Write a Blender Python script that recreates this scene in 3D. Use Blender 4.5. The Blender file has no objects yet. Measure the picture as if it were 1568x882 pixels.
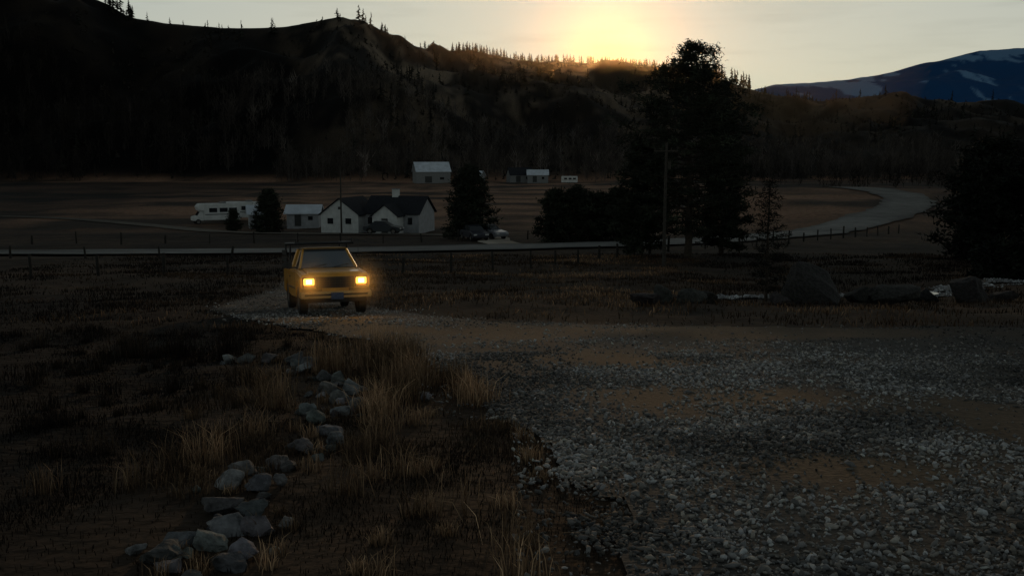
import bpy, math, random
import numpy as np
from mathutils import Vector, Matrix
R = np.random.RandomState(7)
random.seed(7)
scene = bpy.context.scene
scene.view_settings.view_transform = 'Standard'
scene.view_settings.look = 'None'
scene.view_settings.exposure = 0

# ------------------------------------------------------------------ noise
_perm = np.random.RandomState(3).rand(256, 256)
def vnoise(x, y):
    xi = np.floor(x).astype(int); yi = np.floor(y).astype(int)
    fx = x - xi; fy = y - yi
    fx = fx*fx*(3-2*fx); fy = fy*fy*(3-2*fy)
    g = lambda a, b: _perm[a % 256, b % 256]
    return (g(xi, yi)*(1-fx)+g(xi+1, yi)*fx)*(1-fy)+(g(xi, yi+1)*(1-fx)+g(xi+1, yi+1)*fx)*fy
def fbm(x, y, o=4):
    s = 0; a = 0.5; t = 0
    for i in range(o):
        s = s+a*vnoise(x*2**i+17.3*i, y*2**i+9.1*i); t += a; a *= .5
    return s/t
def sstep(a, b, x):
    t = np.clip((x-a)/(b-a), 0, 1); return t*t*(3-2*t)

# ------------------------------------------------------------------ terrain
_Y = np.arange(-60, 480, 0.5)
_hh = np.interp(_Y, [-60, -15, 25, 40, 55, 80, 125, 190, 310, 480], [0.2, 0.2, 3.95, 5.35, 6.4, 7.6, 9.3, 9.85, 10, 10])
_k = np.exp(-np.linspace(-2.2, 2.2, 21)**2); _k /= _k.sum()
_hs = np.convolve(np.pad(_hh, 10, mode='edge'), _k, mode='valid')
_T = [-1.2, -.8, -.503, -.439, -.394, -.375, -.335, -.285, -.221, -.19, -.169, -.144, -.118, -.092, -.041, .01, .0616, .113, .164, .203, .235, .267, .331, .395, .503, .8, 1.3]
_E = [.2, .2, .188, .165, .148, .137, .129, .125, .127, .132, .136, .132, .112, .1025, .104, .094, .0915, .089, .085, .077, .0655, .057, .049, .046, .044, .045, .05]
_yr_t = [-1.2, -.5, -.17, -.09, -.02, .12, .25, .5, 1.3]
_yr = [620, 620, 640, 760, 1000, 1080, 1000, 950, 900]
def ridge(t):
    return np.interp(t, _T, _E), np.interp(t, _yr_t, _yr)
def seg_dist(x, y, pts):
    d = np.full(np.shape(x), 1e9)
    for (x0, y0), (x1, y1) in zip(pts[:-1], pts[1:]):
        dx, dy = x1-x0, y1-y0
        t = np.clip(((x-x0)*dx+(y-y0)*dy)/(dx*dx+dy*dy), 0, 1)
        d = np.minimum(d, np.hypot(x-x0-t*dx, y-y0-t*dy))
    return d
def poly_sdf(x, y, P):
    d = seg_dist(x, y, P+[P[0]])
    ins = np.zeros(np.shape(x), bool)
    n = len(P)
    for i in range(n):
        x0, y0 = P[i]; x1, y1 = P[(i+1) % n]
        if y0 == y1: continue
        c = ((y0 > y) != (y1 > y)) & (x < (x1-x0)*(y-y0)/(y1-y0)+x0)
        ins ^= c
    return np.where(ins, -d, d)
def smooth_line(pts, n=8):
    out = []
    P = [pts[0]]+list(pts)+[pts[-1]]
    for i in range(1, len(P)-2):
        p0, p1, p2, p3 = [np.array(p, float) for p in P[i-1:i+3]]
        for k in range(n):
            t = k/n
            out.append(tuple(.5*((2*p1)+(-p0+p2)*t+(2*p0-5*p1+4*p2-p3)*t*t+(-p0+3*p1-3*p2+p3)*t**3)))
    out.append(tuple(pts[-1])); return out

GRAVEL = [(.55, 4.65), (.50, 5.0), (.45, 5.76), (.44, 6.6), (.36, 8.0), (-.15, 9.26), (-.765, 12.2), (-1.47, 15.3), (-3.6, 18.7), (-6.1, 22.5), (-8.1, 26.3), (-8.7, 30), (-9.2, 36), (-10.0, 43), (-11.8, 55), (-16.5, 78.5),
          (-12.6, 78.5), (-8.9, 55), (-7.2, 43), (-5.3, 31.5), (-3.5, 26.6), (-1.3, 22.9), (2.4, 20.9), (6, 20.4), (10.4, 20.1), (30, 18.0), (34, 2), (20, -14), (1.5, -14), (.8, -4), (.6, 2)]
ROAD = smooth_line([(-130, 70), (-80, 73.5), (-39, 76.5), (-15, 80), (0, 86), (10.5, 91), (19, 98), (34, 116), (50, 137), (60, 153), (66.5, 168), (70, 184), (69, 200), (66, 225)])
LANE = smooth_line([(-110, 170), (-75, 158), (-53, 140), (-34, 121), (-23, 116), (-6, 112), (-2, 106), (-1.6, 96), (0.4, 88)])
BANK = smooth_line([(6.6, 33.5), (10, 34), (14.5, 36.5), (19, 41), (28, 48), (45, 58)])

def H(x, y):
    x = np.asarray(x, float); y = np.asarray(y, float)
    base = 1.6-np.interp(y, _Y, _hs)
    base = base + np.interp(y, [112, 195, 205, 260], [0, 3.6, 3.6, 1.0])*sstep(28, 50, x)
    yy = np.maximum(y, 60)
    t = x/yy
    e, yr = ridge(t)
    y0 = 400.0
    z_r = 1.6+e*yr
    u = (y-y0)/(yr-y0)
    prof = np.where(u <= 0, 0, np.where(u < 1, np.clip(u, 0, 1)**1.25, 1-0.25*np.clip(u-1, 0, 2)))
    hill = (z_r+8.4)*prof
    m = sstep(0.05, .35, u)*(1-sstep(.8, .97, u))
    nz = (fbm(x/95, y/140, 5)-.5)
    rd = 1-np.abs(2*fbm(x/70+5, y/110, 3)-1)*2
    hill = hill+m*(nz*50+rd*14)
    lump = (fbm(x/30, y/30, 3)-.5)*1.2*sstep(150, 350, y)
    road_d = np.minimum(seg_dist(x, y, ROAD), seg_dist(x, y, LANE))
    m2 = sstep(5, 10, road_d)
    g = poly_sdf(x, y, GRAVEL)
    near = (fbm(x/1.3, y/1.3, 3)-.5)*.16*sstep(.1, 1.0, g)*(1-sstep(40, 70, y)) + (fbm(x/7, y/7, 3)-.5)*.6*sstep(.5, 4, g)*sstep(6, 14, y)
    gr = (fbm(x/3.1, y/3.1, 2)-.5)*.09*(1-sstep(-.2, .2, g))
    return base+hill+(lump+near)*m2+gr

# ------------------------------------------------------------------ mesh helpers
def mk(name, V, F, mat=None, col=None, smooth=False, parent=None):
    V = np.ascontiguousarray(V, np.float32)
    me = bpy.data.meshes.new(name)
    F = np.asarray(F, np.int32)
    m, k = F.shape
    me.vertices.add(len(V)); me.vertices.foreach_set('co', V.ravel())
    me.loops.add(m*k); me.loops.foreach_set('vertex_index', F.ravel())
    me.polygons.add(m)
    me.polygons.foreach_set('loop_start', np.arange(0, m*k, k, dtype=np.int32))
    me.polygons.foreach_set('loop_total', np.full(m, k, np.int32))
    if smooth: me.polygons.foreach_set('use_smooth', np.ones(m, bool))
    me.update(calc_edges=True)
    if col is not None:
        a = me.color_attributes.new('Col', 'FLOAT_COLOR', 'POINT')
        c = np.ones((len(V), 4), np.float32); c[:, :3] = col
        a.data.foreach_set('color', c.ravel())
    ob = bpy.data.objects.new(name, me)
    scene.collection.objects.link(ob)
    if mat: me.materials.append(mat)
    if parent: ob.parent = parent
    return ob

def nmat(name, color=(.5, .5, .5), rough=.8, attr=False, spec=.3, metal=0, nscale=None, namt=.35, bump=None, bscale=20, emis=None, estr=0, coat=0, detail=5):
    m = bpy.data.materials.new(name); m.use_nodes = True
    nt = m.node_tree; b = nt.nodes['Principled BSDF']
    b.inputs['Roughness'].default_value = rough
    b.inputs['Metallic'].default_value = metal
    b.inputs['Specular IOR Level'].default_value = spec
    b.inputs['Coat Weight'].default_value = coat
    b.inputs['Base Color'].default_value = (*color, 1)
    src = None
    if attr:
        a = nt.nodes.new('ShaderNodeAttribute'); a.attribute_name = 'Col'; src = a.outputs['Color']
    tc = nt.nodes.new('ShaderNodeTexCoord')
    if nscale:
        n = nt.nodes.new('ShaderNodeTexNoise'); n.inputs['Scale'].default_value = nscale; n.inputs['Detail'].default_value = detail
        n.inputs['Roughness'].default_value = .65
        nt.links.new(tc.outputs['Object'], n.inputs['Vector'])
        mr = nt.nodes.new('ShaderNodeMapRange'); mr.inputs['From Min'].default_value = .3; mr.inputs['From Max'].default_value = .7
        mr.inputs['To Min'].default_value = 1-namt; mr.inputs['To Max'].default_value = 1+namt
        nt.links.new(n.outputs['Fac'], mr.inputs['Value'])
        mx = nt.nodes.new('ShaderNodeMix'); mx.data_type = 'RGBA'; mx.blend_type = 'MULTIPLY'; mx.inputs[0].default_value = 1
        if src: nt.links.new(src, mx.inputs[6])
        else: mx.inputs[6].default_value = (*color, 1)
        nt.links.new(mr.outputs[0], mx.inputs[7])
        src = mx.outputs[2]
    if src: nt.links.new(src, b.inputs['Base Color'])
    if bump:
        n = nt.nodes.new('ShaderNodeTexNoise'); n.inputs['Scale'].default_value = bscale; n.inputs['Detail'].default_value = 6
        nt.links.new(tc.outputs['Object'], n.inputs['Vector'])
        bp = nt.nodes.new('ShaderNodeBump'); bp.inputs['Distance'].default_value = bump; bp.inputs['Strength'].default_value = .8
        nt.links.new(n.outputs['Fac'], bp.inputs['Height']); nt.links.new(bp.outputs[0], b.inputs['Normal'])
    if emis:
        b.inputs['Emission Color'].default_value = (*emis, 1); b.inputs['Emission Strength'].default_value = estr
    return m
def volmat(name, color, dens, aniso, falloff=None):
    m = bpy.data.materials.new(name); m.use_nodes = True; nt = m.node_tree
    nt.nodes.remove(nt.nodes['Principled BSDF'])
    v = nt.nodes.new('ShaderNodeVolumeScatter'); v.inputs['Color'].default_value = (*color, 1); v.inputs['Density'].default_value = dens; v.inputs['Anisotropy'].default_value = aniso
    if falloff:
        tc = nt.nodes.new('ShaderNodeTexCoord'); ln = nt.nodes.new('ShaderNodeVectorMath'); ln.operation = 'LENGTH'; nt.links.new(tc.outputs['Object'], ln.inputs[0])
        mr = nt.nodes.new('ShaderNodeMapRange'); mr.interpolation_type = 'SMOOTHSTEP'; mr.inputs['From Min'].default_value = 0; mr.inputs['From Max'].default_value = falloff; mr.inputs['To Min'].default_value = dens; mr.inputs['To Max'].default_value = 0
        nt.links.new(ln.outputs['Value'], mr.inputs['Value']); nt.links.new(mr.outputs[0], v.inputs['Density'])
    nt.links.new(v.outputs[0], nt.nodes['Material Output'].inputs['Volume']); return m

M_ground = nmat('dry_grass_ground', attr=True, rough=1, spec=.1, nscale=1.3, namt=.5, bump=.08, bscale=6, detail=12)
M_gravel = nmat('gravel_bed', attr=True, rough=.95, spec=.2, nscale=14, namt=.5, bump=.03, bscale=22, detail=8)
M_stone = nmat('crushed_stone', attr=True, rough=.85, spec=.25, nscale=30, namt=.3)
M_rock = nmat('field_rock', attr=True, rough=.85, spec=.25, nscale=11, namt=.75, bump=.07, bscale=16, detail=9)
M_grass = nmat('dry_grass', attr=True, rough=.9, spec=.15)
M_leaf = nmat('pine_needles', attr=True, rough=.9, spec=.15)
M_bark = nmat('bark', (.04, .03, .022), rough=1, nscale=6, namt=.5)
M_wood = nmat('weathered_wood', (.04, .034, .028), rough=.95, nscale=8, namt=.4)
M_road = nmat('pale_road_surface', attr=True, rough=1, spec=.1, nscale=.5, namt=.3, detail=10)
M_dirt = nmat('dirt_lane', attr=True, rough=1, spec=.1, nscale=.6, namt=.5, detail=10)
M_white = nmat('white_siding', (.46, .46, .45), rough=.8, spec=.1, nscale=1.5, namt=.18)
M_dull = nmat('dull_siding', (.26, .26, .27), rough=.8, spec=.1, nscale=1.5, namt=.2)
M_grey = nmat('grey_siding', (.16, .16, .16), rough=.8, nscale=2, namt=.15)
M_roofd = nmat('dark_shingles', (.02, .021, .025), rough=.95, spec=.1, nscale=3, namt=.3)
M_roofm = nmat('metal_roof', (.45, .48, .53), rough=.5, nscale=.6, namt=.2)
M_win = nmat('window_glass', (.01, .012, .015), rough=.1, spec=.5)
M_trim = nmat('dark_trim', (.03, .03, .03), rough=.6)

# ------------------------------------------------------------------ ground sheet
NX, NY = 720, 640
u = np.linspace(-1, 1, NX); ax = 14*np.sinh(u*5.35)
v = np.linspace(0, 1, NY)
ay = 10*np.sinh(-1.9+v*(1.9+5.75))
gx, gy = np.meshgrid(ax, ay)
gz = H(gx, gy)
t_ = gx/np.maximum(gy, 60); e_, yr_ = ridge(t_)
uu = (gy-400)/(yr_-400)
hillm = sstep(.0, .08, uu)
n1 = fbm(gx/60, gy/90, 5); n2 = fbm(gx/9+3, gy/14, 4); n3 = fbm(gx/1.5, gy/1.5, 3)
colN = np.array([.020, .015, .011]); colT = np.array([.060, .038, .024])
f = np.clip((n2*.6+n3*.4-.38)*2.8, 0, 1)[..., None]
nearc = colN*(1-f)+colT*f
nb = fbm(gx/28+3, gy/16, 4)
f2 = np.clip((nb*.6+n2*.4-.38)*5, 0, 1)[..., None]
field = np.array([.030, .021, .015])*(1-f2)+np.array([.20, .110, .068])*f2
ff = sstep(95, 160, gy)[..., None]
nearc = nearc*(1-ff)+field*ff
n4 = fbm(gx/22+31, gy/40, 6); n5 = fbm(gx/7+3, gy/11, 4)
hp = np.clip((n1*.25+n4*.45+n5*.30-.485)*8, 0, 1)[..., None]
hc = np.array([.015, .013, .011])*(1-hp)+np.array([.165, .122, .086])*hp
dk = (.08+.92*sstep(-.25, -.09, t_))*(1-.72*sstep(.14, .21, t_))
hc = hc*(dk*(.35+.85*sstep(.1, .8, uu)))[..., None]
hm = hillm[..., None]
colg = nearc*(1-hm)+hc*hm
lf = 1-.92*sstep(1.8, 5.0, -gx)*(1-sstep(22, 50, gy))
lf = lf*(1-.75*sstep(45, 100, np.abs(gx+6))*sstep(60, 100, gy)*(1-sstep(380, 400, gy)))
colg = colg*lf[..., None]  # soil darkened toward left and right: edge vignette painted into the colour
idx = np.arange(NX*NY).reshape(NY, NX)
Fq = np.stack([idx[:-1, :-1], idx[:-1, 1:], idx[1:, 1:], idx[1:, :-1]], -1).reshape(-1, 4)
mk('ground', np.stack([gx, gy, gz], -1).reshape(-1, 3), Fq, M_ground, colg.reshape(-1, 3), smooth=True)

# ------------------------------------------------------------------ gravel road / yard sheet
def ground_patch(name, x0, x1, y0, y1, step, inside, off, mat, colf):
    X = np.arange(x0, x1, step); Yv = np.arange(y0, y1, step)
    X, Yv = np.meshgrid(X, Yv)
    Z = H(X, Yv)+off
    ok = inside(X, Yv)
    n, m = X.shape; idx = np.arange(n*m).reshape(n, m)
    q = ok[:-1, :-1] & ok[1:, :-1] & ok[:-1, 1:] & ok[1:, 1:]
    F = np.stack([idx[:-1, :-1], idx[:-1, 1:], idx[1:, 1:], idx[1:, :-1]], -1)[q]
    used = np.unique(F); mp = -np.ones(n*m, int); mp[used] = np.arange(len(used))
    V = np.stack([X, Yv, Z], -1).reshape(-1, 3)[used]
    return mk(name, V, mp[F], mat, colf(V[:, 0], V[:, 1]), smooth=True)
def dirt_mask(x, y):
    w = fbm(x/1.6+40, y/2.4+11, 3)
    a = 1.3*np.exp(-(((x-2.2)/2.2)**2+((y-10.4)/1.3)**2)) + 1.3*np.exp(-(((x-2.5)/1.0)**2+((y-7.0)/.7)**2)) + 1.1*np.exp(-(((x-5.5)/1.8)**2+((y-8.6)/.9)**2)) + 1.3*np.exp(-((y-19.3+.05*x)/1.5)**2)*(x > -3)+.9*np.exp(-(((x-3.5)/3.5)**2+((y-14)/.9)**2))+.6*np.exp(-(((x-6)/3)**2+((y-5.5)/1)**2))
    return np.clip(a*1.15+(w-.5)*2.8-.2, 0, 1)
def gcol(x, y):
    d = dirt_mask(x, y)[:, None]
    c = np.array([.056, .053, .049])*(1-d)+np.array([.110, .074, .045])*d
    fade = (1-.78*sstep(3.5, 10, x))*(1-.4*sstep(1.5, 4, x)*(1-sstep(4.5, 7, y)))  # vignette painted into the gravel bed, darker rightwards and at bottom right
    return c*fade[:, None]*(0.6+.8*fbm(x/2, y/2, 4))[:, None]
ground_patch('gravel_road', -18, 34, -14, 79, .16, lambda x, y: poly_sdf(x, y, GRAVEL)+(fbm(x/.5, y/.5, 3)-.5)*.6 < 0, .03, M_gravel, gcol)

def ribbon(name, line, w, off, mat, colf):
    P = np.array(line); T = np.gradient(P, axis=0); T /= np.linalg.norm(T, axis=1)[:, None]
    N = np.stack([-T[:, 1], T[:, 0]], 1)
    K = 9; V = []
    for k in range(K):
        s = (k/(K-1)-.5)
        jit = (fbm(P[:, 0]/3, P[:, 1]/3, 3)-.5)*.25*w*(abs(s) > .49)
        Q = P+N*((s*w)+np.sign(s)*jit)[:, None]
        V.append(np.column_stack([Q, H(Q[:, 0], Q[:, 1])+off]))
    V = np.stack(V, 1); n = len(P)
    idx = np.arange(n*K).reshape(n, K)
    F = np.stack([idx[:-1, :-1], idx[:-1, 1:], idx[1:, 1:], idx[1:, :-1]], -1).reshape(-1, 4)
    V = V.reshape(-1, 3); cross = np.tile(np.abs(np.arange(K)/(K-1)-.5)*2, n)
    return mk(name, V, F, mat, colf(V[:, 0], V[:, 1], cross), smooth=True)
def dense(line, st):
    P = np.array(line); d = np.r_[0, np.cumsum(np.hypot(*np.diff(P, axis=0).T))]
    s = np.arange(0, d[-1], st); return np.column_stack([np.interp(s, d, P[:, 0]), np.interp(s, d, P[:, 1])])
def roadcol(x, y, c):
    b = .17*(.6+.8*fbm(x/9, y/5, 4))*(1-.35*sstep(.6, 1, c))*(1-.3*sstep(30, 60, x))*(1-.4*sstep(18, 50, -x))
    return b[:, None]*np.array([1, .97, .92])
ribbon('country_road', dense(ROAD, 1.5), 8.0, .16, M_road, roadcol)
ribbon('farm_lane', dense(LANE, 1.5), 3.0, .10, M_dirt, lambda x, y, c: (.12*(1-.5*sstep(35, 70, -x))*(1+1.6*np.exp(-((x+2)/3)**2)))[:, None]*np.array([1, .86, .70]))

# ------------------------------------------------------------------ stones
def ico(sub):
    import bmesh
    bm = bmesh.new(); bmesh.ops.create_icosphere(bm, subdivisions=sub, radius=1)
    V = np.array([v.co[:] for v in bm.verts]); F = np.array([[v.index for v in f.verts] for f in bm.faces]); bm.free()
    return V, F
I1, I1F = ico(1); I3, I3F = ico(4)
def rotm(n):
    q = R.randn(n, 4); q /= np.linalg.norm(q, axis=1)[:, None]
    w, x, y, z = q.T
    return np.stack([1-2*(y*y+z*z), 2*(x*y-z*w), 2*(x*z+y*w), 2*(x*y+z*w), 1-2*(x*x+z*z), 2*(y*z-x*w), 2*(x*z-y*w), 2*(y*z+x*w), 1-2*(x*x+y*y)], 1).reshape(n, 3, 3)
def cut(V, k, lo, hi, rs):
    V = V.copy()
    for _ in range(k):
        n = rs.randn(3); n /= np.linalg.norm(n); d = rs.uniform(lo, hi)
        s = V@n-d; V -= np.where(s > 0, s, 0)[:, None]*n
    return V
def scatter_stones(name, x, y, size, col, T, TF, mat, sink=.15, lift=0.03):
    n = len(x)
    nv = 30
    temps = np.stack([cut(T*(1+R.normal(0, .15, (len(T), 1))), 6, .4, .8, R)*np.array([1.15, R.uniform(.5, .9), R.uniform(.35, .7)]) for _ in range(nv)])
    tv = temps[R.randint(0, nv, n)]
    V = np.einsum('nij,nkj->nki', rotm(n), tv)*size[:, None, None]
    V[..., 2] *= .8
    z = H(x, y)+lift+size*.3*(1-sink)
    V += np.stack([x, y, z], -1)[:, None, :]
    F = (TF[None]+(np.arange(n)*len(T))[:, None, None]).reshape(-1, 3)
    C = np.repeat(col, len(T), axis=0)
    return mk(name, V.reshape(-1, 3), F, mat, C)
def sample(n, x0, x1, y0, y1):
    return R.uniform(x0, x1, n), R.uniform(y0, y1, n)
xs, ys, ss = [], [], []
for (n, a) in [(76000, (0, 6.0, 3.4, 9)), (58000, (-2, 9.5, 9, 15)), (42000, (-9, 14, 15, 27)), (6000, (-11, -4, 26, 45))]:
    x, y = sample(n, *a)
    g = poly_sdf(x, y, GRAVEL)+(fbm(x/.4, y/.4, 2)-.5)*.5
    p = np.where(g < .05, 1.0, np.where(g < .5, .10, 0))
    p *= 1-.94*dirt_mask(x, y)
    p *= .3+.7*sstep(.38, .52, fbm(x/.9+9, y/.9, 3))
    p *= (np.abs(x) < .56*y+1)
    k = R.rand(n) < p
    xs.append(x[k]); ys.append(y[k])
    ss.append(np.exp(R.normal(0, .45, k.sum()))*.0138*(1+.024*y[k]))
xs = np.concatenate(xs); ys = np.concatenate(ys); ss = np.clip(np.concatenate(ss), .007, .042)
ns = len(xs)
wm = R.rand(ns, 1)
c = np.exp(R.normal(0, .5, ns))[:, None]*(np.array([.160, .158, .160])*(1-wm)+np.array([.168, .150, .128])*wm)
c *= (1-.80*sstep(3.2, 9.5, xs))[:, None]*(.5+1.0*sstep(.3, .65, fbm(xs/1.8+60, ys/1.8, 3)))[:, None]  # stone colour also carries the painted vignette toward the right
c *= (1-.45*sstep(1.5, 4, xs)*(1-sstep(4.5, 7, ys)))[:, None]  # bottom-right corner falloff painted into the stones
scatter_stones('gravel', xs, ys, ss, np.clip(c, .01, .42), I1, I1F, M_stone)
print('stones', ns)

def bank_in(x, y):
    return seg_dist(x, y, BANK)+(fbm(x/1.2, y/1.2, 3)-.5)*3.2 < .9
ground_patch('gravel_bank', 4, 48, 30, 62, .3, bank_in, .05, M_gravel, lambda x, y: np.ones((len(x), 1))*np.array([.16, .16, .16])*(0.3+1.2*fbm(x, y, 3))[:, None])
x, y = sample(26000, 5, 34, 31, 56); k = bank_in(x, y); x = x[k]; y = y[k]
scatter_stones('gravel.001', x, y, np.clip(np.exp(R.normal(0, .4, len(x)))*.05, .03, .16), np.clip(np.exp(R.normal(0, .5, len(x)))[:, None]*np.array([.22, .22, .225]), 0, .5), I1, I1F, M_stone, lift=.04)
M_water = nmat('still_water', (.02, .02, .02), rough=.16, spec=.4)
a = np.linspace(0, 2*np.pi, 40, endpoint=False); rr = 1+.25*np.sin(3*a+1)+.15*np.sin(5*a)
pz = float(H(14.4, 35.4))+.14
V = np.column_stack([14.3+.9*rr*np.cos(a), 35.6+1.0*rr*np.sin(a), np.full(40, pz)]); V = np.vstack([V, [14.3, 35.6, pz]])
mk('puddle', V, np.array([[i, (i+1) % 40, 40] for i in range(40)]), M_water)

def rock_mesh(sx, sy, sz, rs, rough=.10):
    V = cut(I3, 14, .38, .75, rs)
    nrm = V/np.linalg.norm(V, axis=1)[:, None]
    d = fbm(nrm[:, 0]*2.5+rs.rand()*50+9, nrm[:, 1]*2.5+nrm[:, 2]*3.1+30, 6)-.5
    V = V*(1+d[:, None]*rough*3.6)
    V = V/np.abs(V).max(0)
    a = rs.uniform(0, 6.28); c, s = math.cos(a), math.sin(a)
    V = V@np.array([[c, -s, 0], [s, c, 0], [0, 0, 1]])
    V = V*np.array([sx, sy, sz])
    tl = rs.uniform(-.35, .35)
    V = V@np.array([[math.cos(tl), 0, -math.sin(tl)], [0, 1, 0], [math.sin(tl), 0, math.cos(tl)]])
    return V
def rocks(name, items, base, mat=M_rock, k=1.0, sink=.33):
    Vs, Fs, Cs = [], [], []; o = 0
    for (x, y, s, h) in items:
        rs = np.random.RandomState(int(abs(x*1000+y*77)) % 99999)
        V = rock_mesh(s/2*1.1*k, s/2*.9*k, h/2*1.2*k, rs)
        V = V+np.array([x, y, float(H(x, y))+h*sink])
        Vs.append(V); Fs.append(I3F+o); o += len(V)
        b = np.array(base)*np.exp(rs.normal(0, .35))*(1+rs.normal(0, .05, 3))
        Cs.append(np.ones((len(V), 1))*b)
    return mk(name, np.vstack(Vs), np.vstack(Fs), mat, np.vstack(Cs))
wall = [(-1.80, 4.95, .25, .15), (-1.62, 5.2, .23, .14), (-1.40, 5.0, .20, .14), (-1.42, 4.8, .2, .1), (-1.62, 5.5, .25, .13), (-1.43, 5.45, .2, .15), (-1.84, 5.25, .22, .11), (-1.79, 5.9, .24, .13), (-1.58, 5.8, .19, .14), (-1.88, 6.4, .22, .14), (-1.67, 6.3, .18, .13), (-1.93, 6.95, .22, .14), (-1.74, 7.15, .22, .15), (-1.60, 7.0, .16, .12),
        (-1.68, 7.7, .25, .17), (-1.48, 7.95, .20, .15), (-1.56, 8.35, .24, .16), (-1.76, 8.9, .22, .15), (-1.96, 9.4, .20, .15), (-1.63, 9.3, .20, .17), (-1.58, 9.9, .20, .17), (-1.82, 10.3, .23, .18), (-2.1, 11.0, .24, .2), (-1.80, 11.0, .22, .18), (-2.05, 11.6, .22, .2), (-2.35, 12.2, .2, .17), (-2.75, 12.9, .24, .2), (-2.95, 13.4, .22, .18), (-3.2, 14.4, .28, .2), (-2.9, 14.1, .24, .2),
        (-3.65, 14.6, .30, .2), (-4.0, 14.7, .3, .18), (-4.3, 14.9, .26, .16), (-1.55, 4.6, .16, .08), (-1.72, 4.75, .14, .08)]
rsx = np.random.RandomState(5)
for i in range(46):
    q = wall[rsx.randint(35)]; wall.append((q[0]+rsx.normal(0, .10), q[1]+rsx.normal(0, .2), rsx.uniform(.06, .14), rsx.uniform(.05, .10)))
rocks('stone_border', wall, (.112, .110, .110), k=.97, sink=.27)
rocks('white_rock', [(-.93, 10.4, .15, .1)], (.4, .4, .4))
for it in [(9.0, 29.6, 1.75, 1.25), (10.7, 30.3, .8, .6), (11.6, 30.6, 1.7, .8), (15.1, 32.4, 1.3, 1.05), (13.8, 33.0, .9, .55), (16.4, 33, 1.0, .5), (3.75, 27.7, .75, .5), (4.35, 28.2, .6, .5), (4.95, 28.0, 1.1, .6), (5.5, 28.3, .7, .45), (8.0, 29.2, .7, .4)]:
    rocks('boulder', [it], (.030, .027, .025))

# ------------------------------------------------------------------ grass
def blades(name, x, y, h, w, col, lean=.5, tipf=1.5, mat=M_grass):
    n = len(x)
    z = H(x, y)-.01
    a = R.uniform(0, 2*np.pi, n); l = np.abs(R.normal(0, lean, n))*h
    dx, dy = np.cos(a)*l, np.sin(a)*l
    b = R.uniform(0, np.pi, n); wx, wy = np.cos(b)*w/2, np.sin(b)*w/2
    P0 = np.stack([x-wx, y-wy, z], 1); P1 = np.stack([x+wx, y+wy, z], 1)
    m = np.stack([x+dx*.35, y+dy*.35, z+h*.6], 1); W = np.stack([wx, wy, 0*wx], 1)*.8
    T = np.stack([x+dx, y+dy, z+h*.97-l*.25], 1)
    V = np.stack([P0, P1, m-W, m+W, T], 1).reshape(-1, 3)
    o = (np.arange(n)*5)[:, None]
    F = np.concatenate([o+[[0, 1, 3]], o+[[0, 3, 2]], o+[[2, 3, 4]]])
    C = col[:, None, :]*np.array([.45, .45, .95, .95, tipf])[None, :, None]
    return mk(name, V, F, mat, C.reshape(-1, 3))
def outside(x, y, m=.05):
    return poly_sdf(x, y, GRAVEL)+(fbm(x/.5, y/.5, 3)-.5)*.6 > m
def gc(n, bright, x):
    t = R.rand(n)[:, None]
    c = np.array([.16, .090, .048])*(1-t)+np.array([.38, .25, .15])*t
    c = c*np.exp(R.normal(0, .4, n))[:, None]*bright[:, None]
    c *= (1-.92*sstep(1.8, 4.3, -x))[:, None]  # blades darken leftwards, painting the vignette into their colour
    return c
X, Yb, Hh, Ww, Br = [], [], [], [], []
for n, a in [(80000, (-4.5, 1.2, 3.2, 9)), (80000, (-10, 1.0, 9, 20)), (30000, (-16, -3, 18, 36))]:
    x, y = sample(n, *a); d = fbm(x/.6, y/.6, 3)
    k = outside(x, y) & (np.abs(x) < .56*y+1) & (R.rand(n) < np.clip((d-.30)*2.6, .12, 1)); x = x[k]; y = y[k]
    big = fbm(x/1.1+70, y/1.1, 3)
    X.append(x); Yb.append(y); Hh.append(R.uniform(.02, .09, len(x))*(.7+1.2*sstep(.5, .7, big))); Ww.append(np.full(len(x), .0035)*(1+y/9)); Br.append(.06+.34*sstep(.5, .74, big))
tl = [(-2.35, 7.4, .36, 200), (-2.5, 7.0, .32, 110), (-2.6, 6.6, .28, 70), (-2.4, 12.8, .5, 200), (-1.55, 12.4, .6, 520), (-1.75, 13.4, .6, 420), (-1.3, 9.5, .38, 260), (-1.2, 10.3, .48, 360), (-2.7, 11, .42, 150), (-.5, 10.6, .35, 300), (-.35, 10.1, .32, 240), (-.7, 11.6, .35, 260), (-.3, 5.7, .3, 24), (-.5, 6.2, .34, 20),
      (-4.5, 15.6, .5, 260), (-5.3, 15.8, .5, 240), (-6.2, 16, .5, 240), (-1.15, 7.2, .26, 90), (-1.1, 7.9, .26, 90), (-1.15, 11.5, .5, 420), (-1.5, 13.9, .45, 300), (-3.4, 12.3, .4, 160), (-2.4, 9.8, .36, 160), (0.1, 8.1, .16, 90), (.2, 6.6, .14, 90), (.15, 7.3, .15, 110), (-.9, 8.9, .2, 90), (-1.2, 8.7, .3, 160), (-2.2, 8.4, .28, 110)]
rt = np.random.RandomState(12)
for i in range(120):
    yy = rt.uniform(4.5, 19); xx = rt.uniform(-.5*yy, .3)
    if poly_sdf(np.array([xx]), np.array([yy]), GRAVEL)[0] > .3 and min(math.hypot(xx-q[0], yy+.5-q[1]) for q in wall[:35]) > .5: tl.append((xx, yy, rt.uniform(.08, .28), 80))
for q in wall[:35]:
    tl.append((q[0]+rt.choice([-1, 1])*.17, q[1]+rt.normal(0, .1)-.05, rt.uniform(.06, .16), 45))
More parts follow.
